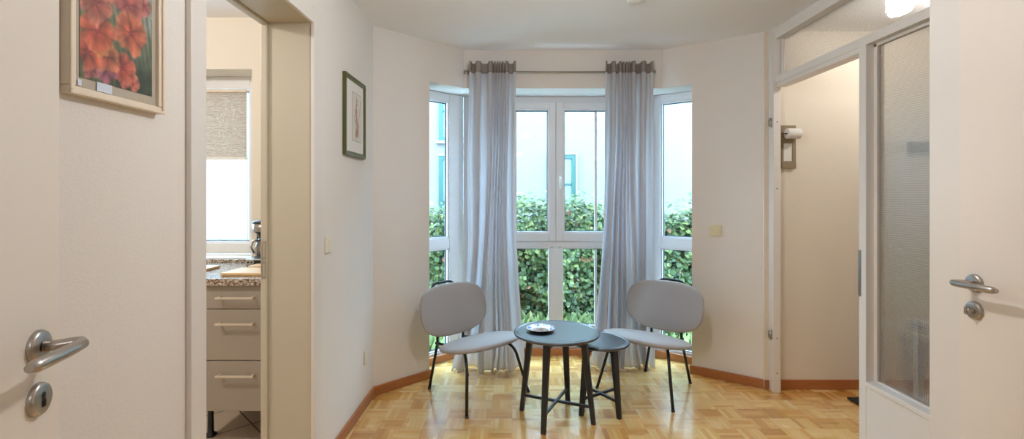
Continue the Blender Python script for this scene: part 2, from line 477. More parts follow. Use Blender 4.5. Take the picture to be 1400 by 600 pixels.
# ------------------------------------------------------------------ windows
def wmat(o, d):   # local x along d, local y outward, z up
    d = Vector(d).normalized(); n = Vector((-d.y, d.x))
    return Matrix(((d.x, n.x, 0, o[0]), (d.y, n.y, 0, o[1]), (0, 0, 1, 0), (0, 0, 0, 1)))
def frame_bars(bb, x0, x1, z0, z1, bars, y0, y1, W, bev=.004):
    for (a0, a1, c0, c1) in bars: bb.box((a0, y0, c0), (a1, y1, c1), W, bev=bev)
def pane(root, W, x0, x1, z0, z1, y=.045):
    g = B(); g.box((x0, y, z0), (x1, y+.006, z1), W); obj('pane', g, M['glass'], root)
    g = B(); t = .006; yy0, yy1 = y-.012, y-.001
    for lo, hi in (((x0, z0), (x0+t, z1)), ((x1-t, z0), (x1, z1)), ((x0+t, z0), (x1-t, z0+t)), ((x0+t, z1-t), (x1-t, z1))):
        g.box((lo[0], yy0, lo[1]), (hi[0], yy1, hi[1]), W)
    obj('gasket', g, M['gasket'], root)
def bead(bb, W, x0, x1, z0, z1, w=.012, y0=.012, y1=.05):
    for lo, hi in (((x0-w, z0-w), (x0, z1+w)), ((x1, z0-w), (x1+w, z1+w)), ((x0, z0-w), (x1, z0)), ((x0, z1), (x1, z1+w))):
        bb.box((lo[0], y0, lo[1]), (hi[0], y1, hi[1]), W)

def side_window(name, o, d, L, corner_first, stile_c, stile_f):
    """fixed window: origin o at its left end, running along d for L"""
    r = sroot(name, (o[0], o[1], 0)); W = wmat(o, d)
    gx0, gx1 = (stile_f, L-stile_c) if not corner_first else (stile_c, L-stile_f)
    b = B()
    w = .012
    b.box((0, 0, .0), (gx0-w, .07, 2.118), W, bev=.004); b.box((gx1+w, 0, .0), (L, .07, 2.118), W, bev=.004)
    for z0, z1 in ((0, .085-w), (.87+w, .976-w), (2.045+w, 2.118)):
        b.box((gx0-w, .002, z0), (gx1+w, .07, z1), W, bev=.004)
    # rebate line of the corner post
    cx = (L-.045, L-.039) if not corner_first else (.039, .045)
    b.box((cx[0], -.003, 0), (cx[1], .003, 2.118), W)
    bead(b, W, gx0, gx1, .085, .87); bead(b, W, gx0, gx1, .976, 2.045)
    obj('window_frame', b, M['pvc'], r)
    pane(r, W, gx0, gx1, .085, .87); pane(r, W, gx0, gx1, .976, 2.045)
    return r
lo = P1+nl*.23-dl*.03; lo = lint(FB, dl, lo, nl)
side_window('window_1', lo, dl, (FB-lo).length, False, .15, .075)
ro = lint(FC, dr, Q1-dr*.03, nr)
side_window('window_3', FC, -dr, (FC-ro).length, True, .11, .075)

r = sroot('window_2', (FB.x, FB.y, 0)); W = wmat(FB, (1, 0)); LX = 1.52
w = .012; X = lambda v: v+.40
b = B()
b.box((0, .01, .04), (.06, .08, 2.118), W, bev=.004); b.box((LX-.06, .01, .04), (LX, .08, 2.118), W, bev=.004)
b.box((.06, .012, 2.05), (LX-.06, .08, 2.118), W, bev=.004)
b.box((.06, .012, .0), (LX-.06, .08, .09), W, bev=.004)
b.box((.06, .012, .868+w), (LX-.06, .08, .927), W, bev=.004)
b.box((X(.337), .014, .05), (X(.383), .08, .9), W, bev=.004)
b.box((X(.3), .004, .16), (X(.42), .07, .868), W, bev=.004)
for x0, x1 in ((X(-.30), X(.308)), (X(.414), X(1.02))):   # lower fixed lights
    b.box((.055 if x0 < .5 else x1+w, .006, .09), (x0-w if x0 < .5 else LX-.055, .078, .868+w), W, bev=.004)
    b.box((x0-w, .006, .085), (x1+w, .078, .238-w), W, bev=.004)
    bead(b, W, x0, x1, .238, .868)
obj('window_frame', b, M['pvc'], r)
for x0, x1, in ((X(-.30), X(.308)), (X(.414), X(1.02))): pane(r, W, x0, x1, .238, .868)
for x0, x1, e0, e1 in ((X(-.30), X(.294), .045, X(.3585)), (X(.432), X(1.02), X(.3605), LX-.045)):   # opening sashes
    b = B()
    b.box((e0, -.008, .93), (x0-w, .06, 2.07), W, bev=.005); b.box((x1+w, -.008, .93), (e1, .06, 2.07), W, bev=.005)
    b.box((x0-w, -.008, .93), (x1+w, .06, 1.008-w), W, bev=.005); b.box((x0-w, -.008, 2.004+w), (x1+w, .06, 2.07), W, bev=.005)
    bead(b, W, x0, x1, 1.008, 2.004, y0=.0)
    obj('sash', b, M['pvc'], r); pane(r, W, x0, x1, 1.008, 2.004)
for xx in (.03, .693):
    b = B(); b.box((X(xx)-.009, .036, 1.008), (X(xx)+.009, .062, 2.004), W); b.box((X(xx)-.009, .036, .238), (X(xx)+.009, .062, .868), W)
    obj('glazing_bar', b, M['pvc'], r)
b = B(); hx, hy = .392, 3.96-.008
b.box((hx-.011, hy-.012, 1.40), (hx+.011, hy, 1.47), bev=.003)
b.tube([(hx, hy, 1.45), (hx, hy-.03, 1.452), (hx, hy-.04, 1.44), (hx, hy-.04, 1.36)], [.008, .009, .0095, .0085], 10)
obj('window_handle', b, M['white_plastic'], r)

# kitchen window
kw = sroot('window_4', (RL, 3.27, .93)); W = wmat((RL, 3.27), (1, 0)); KL = RX-RL
b = B(); gx0, gx1, gz0, gz1 = .1, KL-.128, .995, 2.015
b.box((0, 0, .91), (gx0-w, .07, 2.11), W, bev=.004); b.box((gx1+w, 0, .91), (KL, .07, 2.11), W, bev=.004)
b.box((gx0-w, 0, .91), (gx1+w, .07, gz0-w), W, bev=.004); b.box((gx0-w, 0, gz1+w), (gx1+w, .07, 2.11), W, bev=.004)
bead(b, W, gx0, gx1, gz0, gz1)
obj('window_frame', b, M['pvc'], kw); pane(kw, W, gx0, gx1, gz0, gz1)
b = B(); b.box((RL, 3.09, .885), (RX, 3.27, .905), bev=.004); obj('window_sill', b, M['sillwood'], kw)

# pleated blind in the kitchen window
bl = thing('pleated_blind', (-2.2, 3.265, 1.54), 'beige pleated blind drawn halfway down the kitchen window', 'blind')
b = B(); x0, x1 = RL+gx0-.012, RX-.128-.004
n = 34; zt, zb = 2.0, 1.56; pr = []
for i in range(2*n+1): pr.append((3.262 if i % 2 else 3.2565, zt-(zt-zb)*i/(2*n)))
for (ya, za), (yb, zb_) in zip(pr, pr[1:]):
    b.quad([(x0, ya, za), (x1, ya, za), (x1, yb, zb_), (x0, yb, zb_)])
    b.quad([(x0, ya+.004, za), (x0, yb+.004, zb_), (x1, yb+.004, zb_), (x1, ya+.004, za)])
obj('pleats', b, M['pleat'], bl)
b = B(); b.box((x0-.002, 3.248, 2.0), (x1+.002, 3.27, 2.018), bev=.003); obj('head_rail', b, M['frame_cream'], bl)
b = B(); b.box((x0-.002, 3.248, 1.545), (x1+.002, 3.27, 1.562), bev=.003); obj('bottom_rail', b, M['white_plastic'], bl)
b = B(); b.tube([(x1+.008, 3.258, 2.0), (x1+.008, 3.258, 1.0)], .0012, 6); obj('cord', b, M['white_plastic'], bl)

# ------------------------------------------------------------------ door linings
# kitchen door (leaf is open out of sight): door_1
d1 = sroot('door_1', (-.905, 1.8, 0))
b = B()
cw = .062
b.box((-.905, KY0-cw, 0), (-.889, KY0+.006, KZ+cw), bev=.003); b.box((-.905, KY1-.024, 0), (-.889, KY1+cw, KZ+cw), bev=.003); b.box((-.905, KY0+.006, KZ-.022), (-.889, KY1-.024, KZ+cw), bev=.003)
obj('casing', b, M['trimw'], d1)
b = B()
b.box((-1.128, KY0, 0), (-.903, KY0+.012, KZ)); b.box((-1.100, KY1-.018, 0), (-.905, KY1, KZ-.012), bev=.002); b.box((-1.10, KY0+.012, KZ-.018), (-.905, KY1-.018, KZ), bev=.002)
b.box((-1.128, KY1-.03, 0), (-1.100, KY1, KZ), bev=.004); b.box((-1.128, KY0+.012, KZ-.03), (-1.100, KY1-.03, KZ), bev=.004)
obj('door_lining', b, M['reveal'], d1)
b = B(); y = KY1-.031
for z0, z1 in ((1.015, 1.10), (.93, 1.008)):
    for lo_, hi_ in (((-1.124, z0), (-1.119, z1)), ((-1.109, z0), (-1.104, z1)), ((-1.119, z0), (-1.109, z0+.012)), ((-1.119, z1-.012), (-1.109, z1))):
        b.box((lo_[0], y-.001, lo_[1]), (hi_[0], y+.001, hi_[1]))
obj('strike_plate', b, M['steel'], d1)

def lever_set(door, P, u, n, thumb, sgn, drop=.075):
    """rosettes and lever. P on the leaf face, u horizontal along leaf away from the hinge, n face normal"""
    P, u, n = Vector(P), Vector(u), Vector(n); z = Vector((0, 0, 1))
    R = Matrix((( u.x, z.x, n.x, 0), (u.y, z.y, n.y, 0), (u.z, z.z, n.z, 0), (0, 0, 0, 1)))
    prof = [(0, .009), (.021, .009), (.0245, .0075), (.026, .004), (.026, 0)]
    b = B(); b.lathe(prof, P, 40, R); obj('rosette', b, M['steel'], door)
    b = B(); q = P+n*.009
    path = [q, q+n*.02, q+n*.036+u*.002, q+n*.046+u*.01 , q+n*.05+u*.004-u*.012, q+n*.052-u*.035, q+n*.05-u*.07-z*.004, q+n*.047-u*.105-z*.009, q+n*.046-u*.122-z*.011]
    path = [q, q+n*.018+u*.004, q+n*.033+u*.012, q+n*.043+u*.012, q+n*.049+u*.002, q+n*.051-u*.03, q+n*.050-u*.07, q+n*.048-u*.105, q+n*.047-u*.118]
    b.tube(path, [.0085, .0085, .009, .0095, .0095, .0095, .0098, .0098, .006], 16)
    obj('lever_handle', b, M['steel'], door)
    Q = P-z*drop
    b = B(); b.lathe(prof, Q, 40, R); o = obj('thumb_turn_rosette' if thumb else 'keyhole_rosette', b, M['steel'], door)
    b = B()
    if thumb:
        T = Matrix.Translation(Q+n*.009) @ R
        b.lathe([(0, .016), (.007, .016), (.008, .012), (.009, 0)], Q+n*.009, 24, R)
        b.box((-.003, -.011, .01), (.003, .011, .022), T, bev=.002)
        obj('thumb_turn', b, M['steel'], o)
    else:
        T = Matrix.Translation(Q+n*.0092) @ R
        b.lathe([(0, .0006), (.0048, .0006), (.0048, 0)], Q+n*.0092+z*.006, 20, R); b.box((-.0028, -.012, 0), (.0028, .006, .0006), T)
        b.box((-.0042, -.012, 0), (.0042, -.002, .0006), T)
        obj('keyhole', b, M['dark'], o)

# door_2: open leaf at the far left
u2 = Vector((-.27, .963, 0)).normalized(); n2 = Vector((u2.y, -u2.x, 0)); E2 = Vector((-.766, .818, 0))
d2 = sroot('door_2', (E2.x, E2.y, 0))
R2 = Matrix(((u2.x, n2.x, 0, E2.x), (u2.y, n2.y, 0, E2.y), (0, 0, 1, 0), (0, 0, 0, 1)))
b = B(); b.box((-.84, -.04, .008), (0, 0, 2.0), R2, bev=.003); obj('door_leaf', b, M['door'], d2)
lever_set(d2, R2 @ Vector((-.058, 0, 1.062)), u2, n2, False, 1, .083)
# door_3: WC door in the right wall
d3 = sroot('door_3', (1.35, 1.1, 0))
b = B(); b.box((1.331, .70, .006), (1.372, 1.4375, 2.0), bev=.003); obj('door_leaf', b, M['door'], d3)
b = B(); b.box((1.336, 1.437, 0), (1.352, 1.546, 2.07), bev=.003); b.box((1.336, .64, 2.004), (1.352, 1.437, 2.07), bev=.003); b.box((1.336, .64, 0), (1.352, .706, 2.004), bev=.003)
b.box((1.352, 1.437, 0), (1.47, 1.49, 2.02))
obj('casing', b, M['trimw'], d3)
lever_set(d3, (1.331, 1.387, 1.05), (0, 1, 0), (-1, 0, 0), True, -1, .078)

# ------------------------------------------------------------------ glazed partition on the right
pt = sroot('wall_partition', (1.77, 2.4, 0))
x0, x1 = 1.74, 1.83
b = B()
b.box((1.728, 3.19, 0), (1.775, 3.255, H), bev=.003); b.box((1.775, 3.205, 0), (1.785, 3.255, H), bev=.002)      # far jamb, stepped
b.box((x0, 1.56, 2.338), (x1, 3.2, H), bev=.003)                                                  # header
b.box((x0, 1.56, 2.045), (x1, 3.19, 2.09), bev=.003); b.box((x0+.006, 2.42, 2.02), (x1-.012, 3.19, 2.05), bev=.003)   # transom rail
b.box((x0, 2.373, 0), (x1, 2.422, 2.05), bev=.003)                                                    # post
b.box((x0, 1.56, 0), (x1, 1.62, H), bev=.003)
obj('post_and_rails', b, M['partition'], pt)
b = B(); b.box((x0+.002, 1.62, 0), (x1-.01, 2.373, .366)); obj('lower_panel', b, M['partition'], pt)
b = B()
for lo_, hi_ in (((1.62, .366), (2.373, .39)),):
    b.box((x0-.006, lo_[0], lo_[1]), (x1-.01, hi_[0], hi_[1]), bev=.004)
b.box((1.778, 2.352, .39), (1.802, 2.373, 2.045), bev=.002); b.box((1.778, 1.62, 2.032), (1.802, 2.373, 2.045)); b.box((1.778, 1.62, .39), (1.79, 2.352, .398), bev=.002)
b.box((1.775, 3.18, 2.09), (1.8, 3.2, 2.338)); b.box((1.775, 1.6, 2.09), (1.79, 3.18, 2.1))
obj('glazing_bead', b, M['partition'], pt)
b = B(); b.box((1.790, 1.62, .392), (1.796, 2.36, 2.04)); obj('patterned_pane', b, M['pglass'], pt, origin=None)
b = B(); b.box((1.790, 1.62, 2.095), (1.796, 3.19, 2.34)); obj('patterned_pane', b, M['pglass'], pt)
for z in (1.79, .377):
    b = B(); b.tube([(1.722, 3.215, z-.03), (1.722, 3.215, z+.03)], .008, 12); b.box((1.716, 3.21, z-.022), (1.728, 3.236, z+.022)); obj('hinge', b, M['steel'], pt)
for z in (1.79, 1.35, .36, .13):
    b = B(); b.lathe([(0, .001), (.004, .001), (.004, 0)], (1.752, 3.19, z+(.0 if z != 1.79 else 0)), 12, Matrix.Rotation(PI/2, 4, 'X')); obj('screw_head', b, M['dark'], pt)
b = B(); b.box((x0-.0015, 2.405, .80), (x0+.01, 2.424, 1.03)); obj('strike_plate', b, M['steel'], pt)

# ------------------------------------------------------------------ curtains and rod
RZ, RY, CY = 2.236, 3.60, 3.636
cr = thing('curtain_rod', (.36, RY, RZ), 'thin brushed metal curtain rod with ball finials above bay window', 'curtain rod')
b = B(); b.tube([(-.335, CY, RZ), (1.055, CY, RZ-.003)], .0065, 12); obj('rod', b, M['rod'], cr)
for s, xx in ((-1, -.335), (1, 1.055)):
    b = B(); b.lathe([(0, -.006), (.009, -.004), (.013, .006), (.015, .015), (.012, .025), (0, .03)], (xx, CY, RZ-.001), 20, Matrix.Rotation(s*PI/2, 4, 'Y')); obj('finial', b, M['rod'], cr)
    b = B(); xb = xx-s*.02; b.tube([(xb, CY, RZ), (xb, 3.668, RZ)], .006, 10); b.lathe([(0, 0), (.018, 0), (.018, .006), (0, .006)], (xb, 3.669, RZ), 20, Matrix.Rotation(PI/2, 4, 'X')); obj('bracket', b, M['rod'], cr)

def curtain(name, xt, xm, xb, widths, seed, puddle, skew, push, label):
    root = thing(name, ((xt[0]+xt[1])/2, RY, 0), label, 'curtain', 'curtains at the bay window')
    rnd = random.Random(seed); folds = len(widths); NU, NV = 300, 100
    tot = sum(widths); accT = [0]
    for v in widths: accT.append(accT[-1]+v/tot)
    w2 = [v**.7*rnd.uniform(.6, 1.4) for v in widths]; t2 = sum(w2); accB = [0]
    for v in w2: accB.append(accB[-1]+v/t2)
    amps = [rnd.uniform(.8, 1.2) for _ in range(folds)]; ampb = [rnd.choice((.12, .3, .8, 1.3, 1.7))*rnd.uniform(.85, 1.15) for _ in range(folds)]
    def P(u, v):    # v 0 top .. 1 floor
        u = min(1, max(0, u)); m = min(1, max(0, (v-.03)/.75)); m = m*m*(3-2*m)
        acc = [a_*(1-m)+b_*m for a_, b_ in zip(accT, accB)]
        if v < .5: q = v*2; q = q*q*(3-2*q); l = xt[0]*(1-q)+xm[0]*q; r = xt[1]*(1-q)+xm[1]*q
        else: q = (v-.5)*2; q = q*q; l = xm[0]*(1-q)+xb[0]*q; r = xm[1]*(1-q)+xb[1]*q
        k = 0
        while k < folds-1 and u > acc[k+1]: k += 1
        wd = (acc[k+1]-acc[k])*(r-l); f = (u-acc[k])/(acc[k+1]-acc[k])
        w = math.cos(2*PI*f)
        am = (amps[k]*(1-m)+ampb[k]*m)*min(.042, .010+wd*.42)
        y = -w*am*(.75+.35*m)
        x = l+(r-l)*u + .22*wd*math.sin(4*PI*f)*.35 + .008*math.sin(v*7+u*6+seed)*min(1, v*3)
        y += .012*math.sin(u*7+seed+v*2.6)*min(1, v*3)
        y += skew*(u-.5)*m + push*m
        z = (RZ+.058+(.004*w if v < .02 else 0))*(1-v)
        if v > .93:
            q = (v-.93)/.07
            y -= puddle*q*q*(.25+.75*abs(math.sin(u*4.3+seed))); x += .02*q*math.sin(u*13+seed)
        z = max(z, .004+.007*abs(math.sin(u*17+seed)))
        return (x, RY-.01+y, z)
    def sheet(v0, v1, dy, nv):
        g = B(); grid = []
        for j in range(nv+1):
            v = v0+(v1-v0)*j/nv
            grid.append([g.b.verts.new((lambda p: (p[0], p[1]+dy, p[2]))(P(i/NU, v))) for i in range(NU+1)])
        for j in range(nv):
            for i in range(NU):
                f = g.b.faces.new([grid[j][i], grid[j][i+1], grid[j+1][i+1], grid[j+1][i]]); f.smooth = True
        return g
    g = sheet(0, 1, 0, NV); o = obj('curtain_panel', g, M['curtain'], root)
    md = o.modifiers.new('cloth', 'SOLIDIFY'); md.thickness = .0012
    g = sheet(0, .034, -.003, 4); o = obj('heading_tape', g, M['heading'], root); md = o.modifiers.new('cloth', 'SOLIDIFY'); md.thickness = .001
    return root
curtain('curtain', (-.315, .030), (-.33, .028), (-.45, .11), [1.9, 3.4, .7, .65, .6, .65, .7, 2.4], 3, .05, 0, .03, 'long light grey curtain hanging behind the left chair, left of the centre window')
curtain('curtain', (.690, 1.045), (.675, 1.055), (.585, 1.10), [2.0, 1.6, .7, .65, .6, .7, 2.6, 2.0], 11, .05, .07, .095, 'long light grey curtain hanging behind the right chair, right of the centre window')

# ------------------------------------------------------------------ chairs (local: +Y is the way the chair faces)
def arc(p0, p1, p2, n=8):
    p0, p1, p2 = Vector(p0), Vector(p1), Vector(p2)
    return [p0*(1-t)**2+p1*2*t*(1-t)+p2*t*t for t in [i/n for i in range(n+1)]]
def make_chair(label):
    r = thing('lounge_chair', (0, 0, 0), label, 'chair', 'grey lounge chairs by the bay window')
    b = B(); b.pillow(.595, .40, .058, 2.3, 2.6, Matrix.Translation((-.005, .075, .352)) @ Matrix.Rotation(math.radians(8), 4, 'X'), bend=0, dome=.006)
    obj('seat', b, M['fabric'], r)
    # backrest plane: local pillow XY -> chair X/Z
    lean = math.radians(13)
    Mb = Matrix.Translation((0, -.222, .523)) @ Matrix.Rotation(PI/2+lean, 4, 'X')
    Mb = Mb @ Matrix.Rotation(PI, 4, 'Y')
    b = B(); b.pillow(.575, .35, .05, 2.75, 2.8, Mb, bend=.30, seg=72)
    obj('backrest', b, M['fabric'], r)
    tr = .0095
    for s in (-1, 1):
        top = Vector((s*.205, .175, .30)); foot = Vector((s*.267, .245, 0))
        path = [foot+Vector((0, 0, .001))] + arc(foot.lerp(top, .82), top+Vector((-s*.004, -.012, .025)), (s*.165, .10, .322), 8) + [(s*.135, -.05, .322), (s*.118, -.20, .305), (s*.117, -.255, .30)]
        b = B(); b.tube(path, tr, 12); o = obj('leg', b, M['black_tube'], r)
        b = B(); b.lathe([(0, 0), (.0105, 0), (.0115, .004), (.0105, .012), (0, .012)], foot, 14); obj('foot_cap', b, M['black_plastic'], o)
    # rear loop: both rear legs and the arch behind the backrest
    lf = Vector((-.168, -.262, .001)); path = []
    half = [(-.168, -.262, .001), (-.112, -.245, .30)] + [tuple(v) for v in arc((-.112, -.246, .33), (-.108, -.248, .42), (-.106, -.280, .52), 5)] + [tuple(v) for v in arc((-.106, -.312, .62), (-.104, -.334, .686), (-.05, -.337, .690), 6)]
    path = half + [(-x, y, z) for x, y, z in reversed(half)]
    b = B(); b.tube(path, tr, 12); o = obj('back_frame', b, M['black_tube'], r)
    for s in (-1, 1):
        b = B(); b.lathe([(0, 0), (.0105, 0), (.0115, .004), (.0105, .012), (0, .012)], (s*.168, -.262, 0), 14); obj('foot_cap', b, M['black_plastic'], o)
    b = B(); b.tube([(-.11, -.249, .46), (.11, -.249, .46)], .006, 8); b.box((-.05, -.255, .44), (.05, -.232, .48), bev=.003); obj('back_bracket', b, M['black_tube'], r)
    return r
ch = make_chair('light grey upholstered chair with black tube legs at left, before the left window')
dup(ch, (.938, 3.272, 0), math.radians(137.8), 'light grey upholstered chair with black tube legs at right, before the right window')
ch.location = (-.253, 3.19, 0); ch.rotation_euler = (0, 0, math.radians(-134.5))

# ------------------------------------------------------------------ nesting tables
def table(name, c, R, top, ang, rt, rf, label):
    r = thing(name, (c[0], c[1], 0), label, 'table')
    t = .019
    b = B(); b.lathe([(0, top), (R-.03, top), (R-.0265, top), (R-.026, top), (R-.024, top-.003), (R-.021, top-.003), (R-.019, top+.0005), (R-.006, top), (R-.001, top-.004), (R, top-.009), (R-.002, top-.014), (R-.012, top-t), (R-.014, top-t), (0, top-t)], (c[0], c[1], 0), 96)
    obj('tabletop', b, M['black_top'], r)
    feet = []
    for k in range(4):
        a = math.radians(ang+90*k); d = Vector((math.cos(a), math.sin(a), 0)); q = Vector((-d.y, d.x, 0))
        b = B(); vs = []
        n = 6
        rings = []
        for i in range(n+1):
            f = i/n; ctr = Vector((c[0], c[1], 0))+d*(rf+(rt-rf)*f)+Vector((0, 0, (top-t-.0005)*f))
            w1 = (.0135+.0055*f); w2 = (.0125+.0055*f); ch_ = .004
            pts = [(w1, w2-ch_), (w1-ch_, w2), (-w1+ch_, w2), (-w1, w2-ch_), (-w1, -w2+ch_), (-w1+ch_, -w2), (w1-ch_, -w2), (w1, -w2+ch_)]
            rings.append([b.b.verts.new(ctr+q*x+d*y) for x, y in pts])
        for ra, rb in zip(rings, rings[1:]):
            for j in range(8): b.b.faces.new([ra[j], ra[(j+1) % 8], rb[(j+1) % 8], rb[j]])
        b.b.faces.new(rings[0]); b.b.faces.new(rings[-1])
        obj('leg', b, M['black_wood'], r)
    # cross stretcher and cross apron
    for nm, zc, hh, ww, k in (('stretcher', .095, .008, .007, 0), ('stretcher', .095, .008, .007, 1)):
        a = math.radians(ang+90*k); fz = zc/(top-t); rr = rf+(rt-rf)*fz-.008
        T = Matrix.Translation((c[0], c[1], zc)) @ Matrix.Rotation(a, 4, 'Z')
        b = B(); b.box((-rr, -ww, -hh), (rr, ww, hh), T, bev=.002); obj('stretcher', b, M['black_wood'], r)
    for k in range(4):
        a0, a1 = math.radians(ang+90*k), math.radians(ang+90*k+90)
        p0 = Vector((math.cos(a0), math.sin(a0), 0))*rt; p1 = Vector((math.cos(a1), math.sin(a1), 0))*rt
        b = B(); n = 12; L = (p1-p0); out = (p0+p1).normalized()*.008
        prev = None
        for i in range(n+1):
            f = i/n; base = Vector((c[0], c[1], 0))+p0+L*f; zl = top-t-.016-.030*abs(2*f-1)**2.2
            cur = [b.b.verts.new(base+out+Vector((0, 0, top-t))), b.b.verts.new(base-out+Vector((0, 0, top-t))), b.b.verts.new(Vector((base.x, base.y, zl))-out), b.b.verts.new(Vector((base.x, base.y, zl))+out)]
            if prev:
                for j in range(4): b.b.faces.new([prev[j], prev[(j+1) % 4], cur[(j+1) % 4], cur[j]])
            else: b.b.faces.new(cur)
            prev = cur
        b.b.faces.new(prev); obj('apron', b, M['black_wood'], r)
    return r
table('side_table', (.262, 2.843), .252, .507, 66, .163, .222, 'large round black side table with a plate on it, front of the nested pair')
table('side_table', (.540, 2.950), .176, .420, 34, .112, .155, 'small low round black side table tucked under the edge of the larger one')

pl = thing('plate', (.168, 2.845, .507), 'small blue and white patterned plate on the large black table', 'plate')
b = B(); b.lathe([(0, .005), (.045, .005), (.055, .008), (.076, .017), (.082, .0185), (.083, .0175), (.076, .0145), (.056, .0035), (.05, 0), (0, 0)], (.168, 2.845, .5075), 64)
obj('dish', b, M['plate'], pl)
b = B(); b.lathe([(.0805, .0186), (.082, .0196), (.0835, .0182)], (.168, 2.845, .5075), 64); obj('rim', b, M['white_lacquer'], pl)
sp = thing('paper_sachet', (.17, 2.85, .514), 'crumpled white and brown sachet lying on the blue plate', 'sachet')
b = B(); g = []
for j in range(9):
    row = []
    for i in range(13):
        u, v = i/12-.5, j/8-.5
        row.append(b.b.verts.new((.172+u*.075+v*.02, 2.848+v*.04-u*.012, .5145+.012*(1-4*u*u)*(1-4*v*v)*(.7+.5*math.sin(u*17)*math.cos(v*13)))))
    g.append(row)
for j in range(8):
    for i in range(12): f = b.b.faces.new([g[j][i], g[j][i+1], g[j+1][i+1], g[j+1][i]]); f.smooth = True
bmesh.ops.solidify(b.b, geom=b.b.faces[:], thickness=.001)
obj('wrapper', b, M['paper'], sp)

# ------------------------------------------------------------------ flower picture on the left wall
px0, px1, pz0, pz1 = .965, 1.228, 1.507, 1.895
pf = thing('framed_picture', (-.905, (px0+px1)/2, pz0), 'framed painting of orange and red flowers beside the open left door', 'picture')
def picture_frame(root, y0, y1, z0, z1, w, depth, mat, bev=.003, xw=-.905):
    b = B()
    for (a0, c0, a1, c1) in ((y0, z0, y1, z0+w), (y0, z1-w, y1, z1), (y0, z0+w, y0+w, z1-w), (y1-w, z0+w, y1, z1-w)):
        b.box((xw, a0, c0), (xw+depth*.82, a1, c1), bev=bev)
    w2 = w*.45
    for (a0, c0, a1, c1) in ((y0, z0, y1, z0+w2), (y0, z1-w2, y1, z1), (y0, z0+w2, y0+w2, z1-w2), (y1-w2, z0+w2, y1, z1-w2)):
        b.box((xw+depth*.8, a0, c0), (xw+depth, a1, c1), bev=bev*.7)
    obj('frame', b, mat, root)
picture_frame(pf, px0, px1, pz0, pz1, .017, .024, M['frame_cream'])
b = B(); b.box((-.904, px0+.015, pz0+.015), (-.893, px1-.015, pz1-.015)); obj('mat_board', b, M['mat_board'], pf)
ay0, ay1, az0, az1 = .996, 1.196, 1.546, 1.862
NYg, NZg = 150, 230
fl = [  # y, z, radius, base colour, tip colour, phase
 (1.032, 1.715, .037, (186, 74, 60), (232, 138, 116), .3), (1.039, 1.658, .036, (176, 52, 34), (234, 112, 66), .9),
 (1.052, 1.632, .024, (226, 128, 52), (240, 160, 86), .1), (1.130, 1.682, .040, (206, 78, 48), (240, 134, 88), 1.4),
 (1.114, 1.700, .020, (228, 150, 70), (240, 180, 100), .2), (1.123, 1.745, .036, (178, 66, 70), (222, 120, 110), .5), (1.0145, 1.603, .032, (180, 60, 36), (232, 112, 78), .2),
 (1.062, 1.606, .030, (214, 96, 58), (240, 146, 100), .8), (1.063, 1.575, .024, (150, 82, 128), (206, 110, 136), .4), (1.104, 1.595, .030, (186, 60, 46), (224, 110, 84), 1.1),
 (1.137, 1.566, .017, (200, 96, 80), (226, 140, 110), .2), (1.112, 1.568, .017, (170, 56, 52), (210, 100, 90), .7), (1.02, 1.567, .016, (160, 80, 84), (190, 110, 110), .7),
 (1.06, 1.775, .038, (196, 74, 56), (236, 130, 96), .2), (1.12, 1.80, .036, (206, 96, 70), (240, 150, 110), .9), (1.03, 1.825, .03, (200, 90, 60), (238, 140, 100), 1.9), (1.17, 1.76, .02, (190, 90, 90), (226, 140, 130), 0)]
from mathutils import noise as mn
def paint_col(y, z):
    n1 = mn.noise(Vector((y*18, z*18, 1))); n2 = mn.noise(Vector((y*60, z*40, 5)))
    fz = (z-az0)/(1.80-az0); fy = (y-ay0)/(ay1-ay0)
    green = Vector((84, 92, 62)); grey = Vector((152, 158, 160)); dk = Vector((46, 54, 46)); tan = Vector((150, 134, 100))
    t = min(1, max(0, fz*.9+fy*.55-.5+n1*.35))
    c = green.lerp(grey, t)
    if fz < .42 and fy > .45: c = c.lerp(dk, min(1, (.42-fz)*3.4)*.9)
    if fy < .35 and fz > .3: c = c.lerp(tan, .5*(.35-fy)/.35)
    s = math.sin((y*1.0+(z-1.6)*.18)*430); 
    if s > .45 and fz < .75: c = c.lerp(Vector((48, 70, 50)), .45)
    c = c*(1+.28*n2)
    hit = False
    for (fy_, fz_, R, cb, ct, ph) in reversed(fl):
        R = R*1.2; cb = Vector(cb).lerp(Vector((176, 104, 90)), .25); ct = Vector(ct).lerp(Vector((214, 160, 138)), .3)
        dy, dz = y-fy_+.006*n1, z-fz_+.006*n2
        r = math.hypot(dy, dz)/R; a = math.atan2(dz, dy)+ph
        if r > 1.4: continue
        pet = .98+.14*abs(math.cos(a*2.5))**.7+.34*n1+.14*n2
        if r < pet:
            k = max(0, r/pet)
            cc = Vector(cb).lerp(Vector(ct), k**1.3)
            vein = abs(math.cos(a*2.5))
            cc = cc*.86*(.72+.28*vein+.06*math.sin(a*17+n2*3)*k+.34*n2+.2*n1)
            if r < .16: cc = cc.lerp(Vector((120, 40, 50)), .5)
            if abs(math.sin(a*3+ph)) > .95 and r < .26: cc = Vector((90, 40, 50))
            c = c.lerp(cc, min(1, (pet-r)/.16)*.93)
    return tuple(lin(tuple(min(255, max(0, v)) for v in c)))
b = B(); g = []
cl = b.b.loops.layers.float_color.new('Col')
cols = {}
for j in range(NZg+1):
    row = []
    for i in range(NYg+1):
        y = ay0+(ay1-ay0)*i/NYg; z = az0+(az1-az0)*j/NZg
        v = b.b.verts.new((-.8918, y, z)); cols[v] = paint_col(y, z); row.append(v)
    g.append(row)
for j in range(NZg):
    for i in range(NYg):
        f = b.b.faces.new([g[j][i], g[j][i+1], g[j+1][i+1], g[j+1][i]])
        for lp in f.loops: lp[cl] = (*cols[lp.vert], 1)
obj('painting', b, M['paint'], pf)
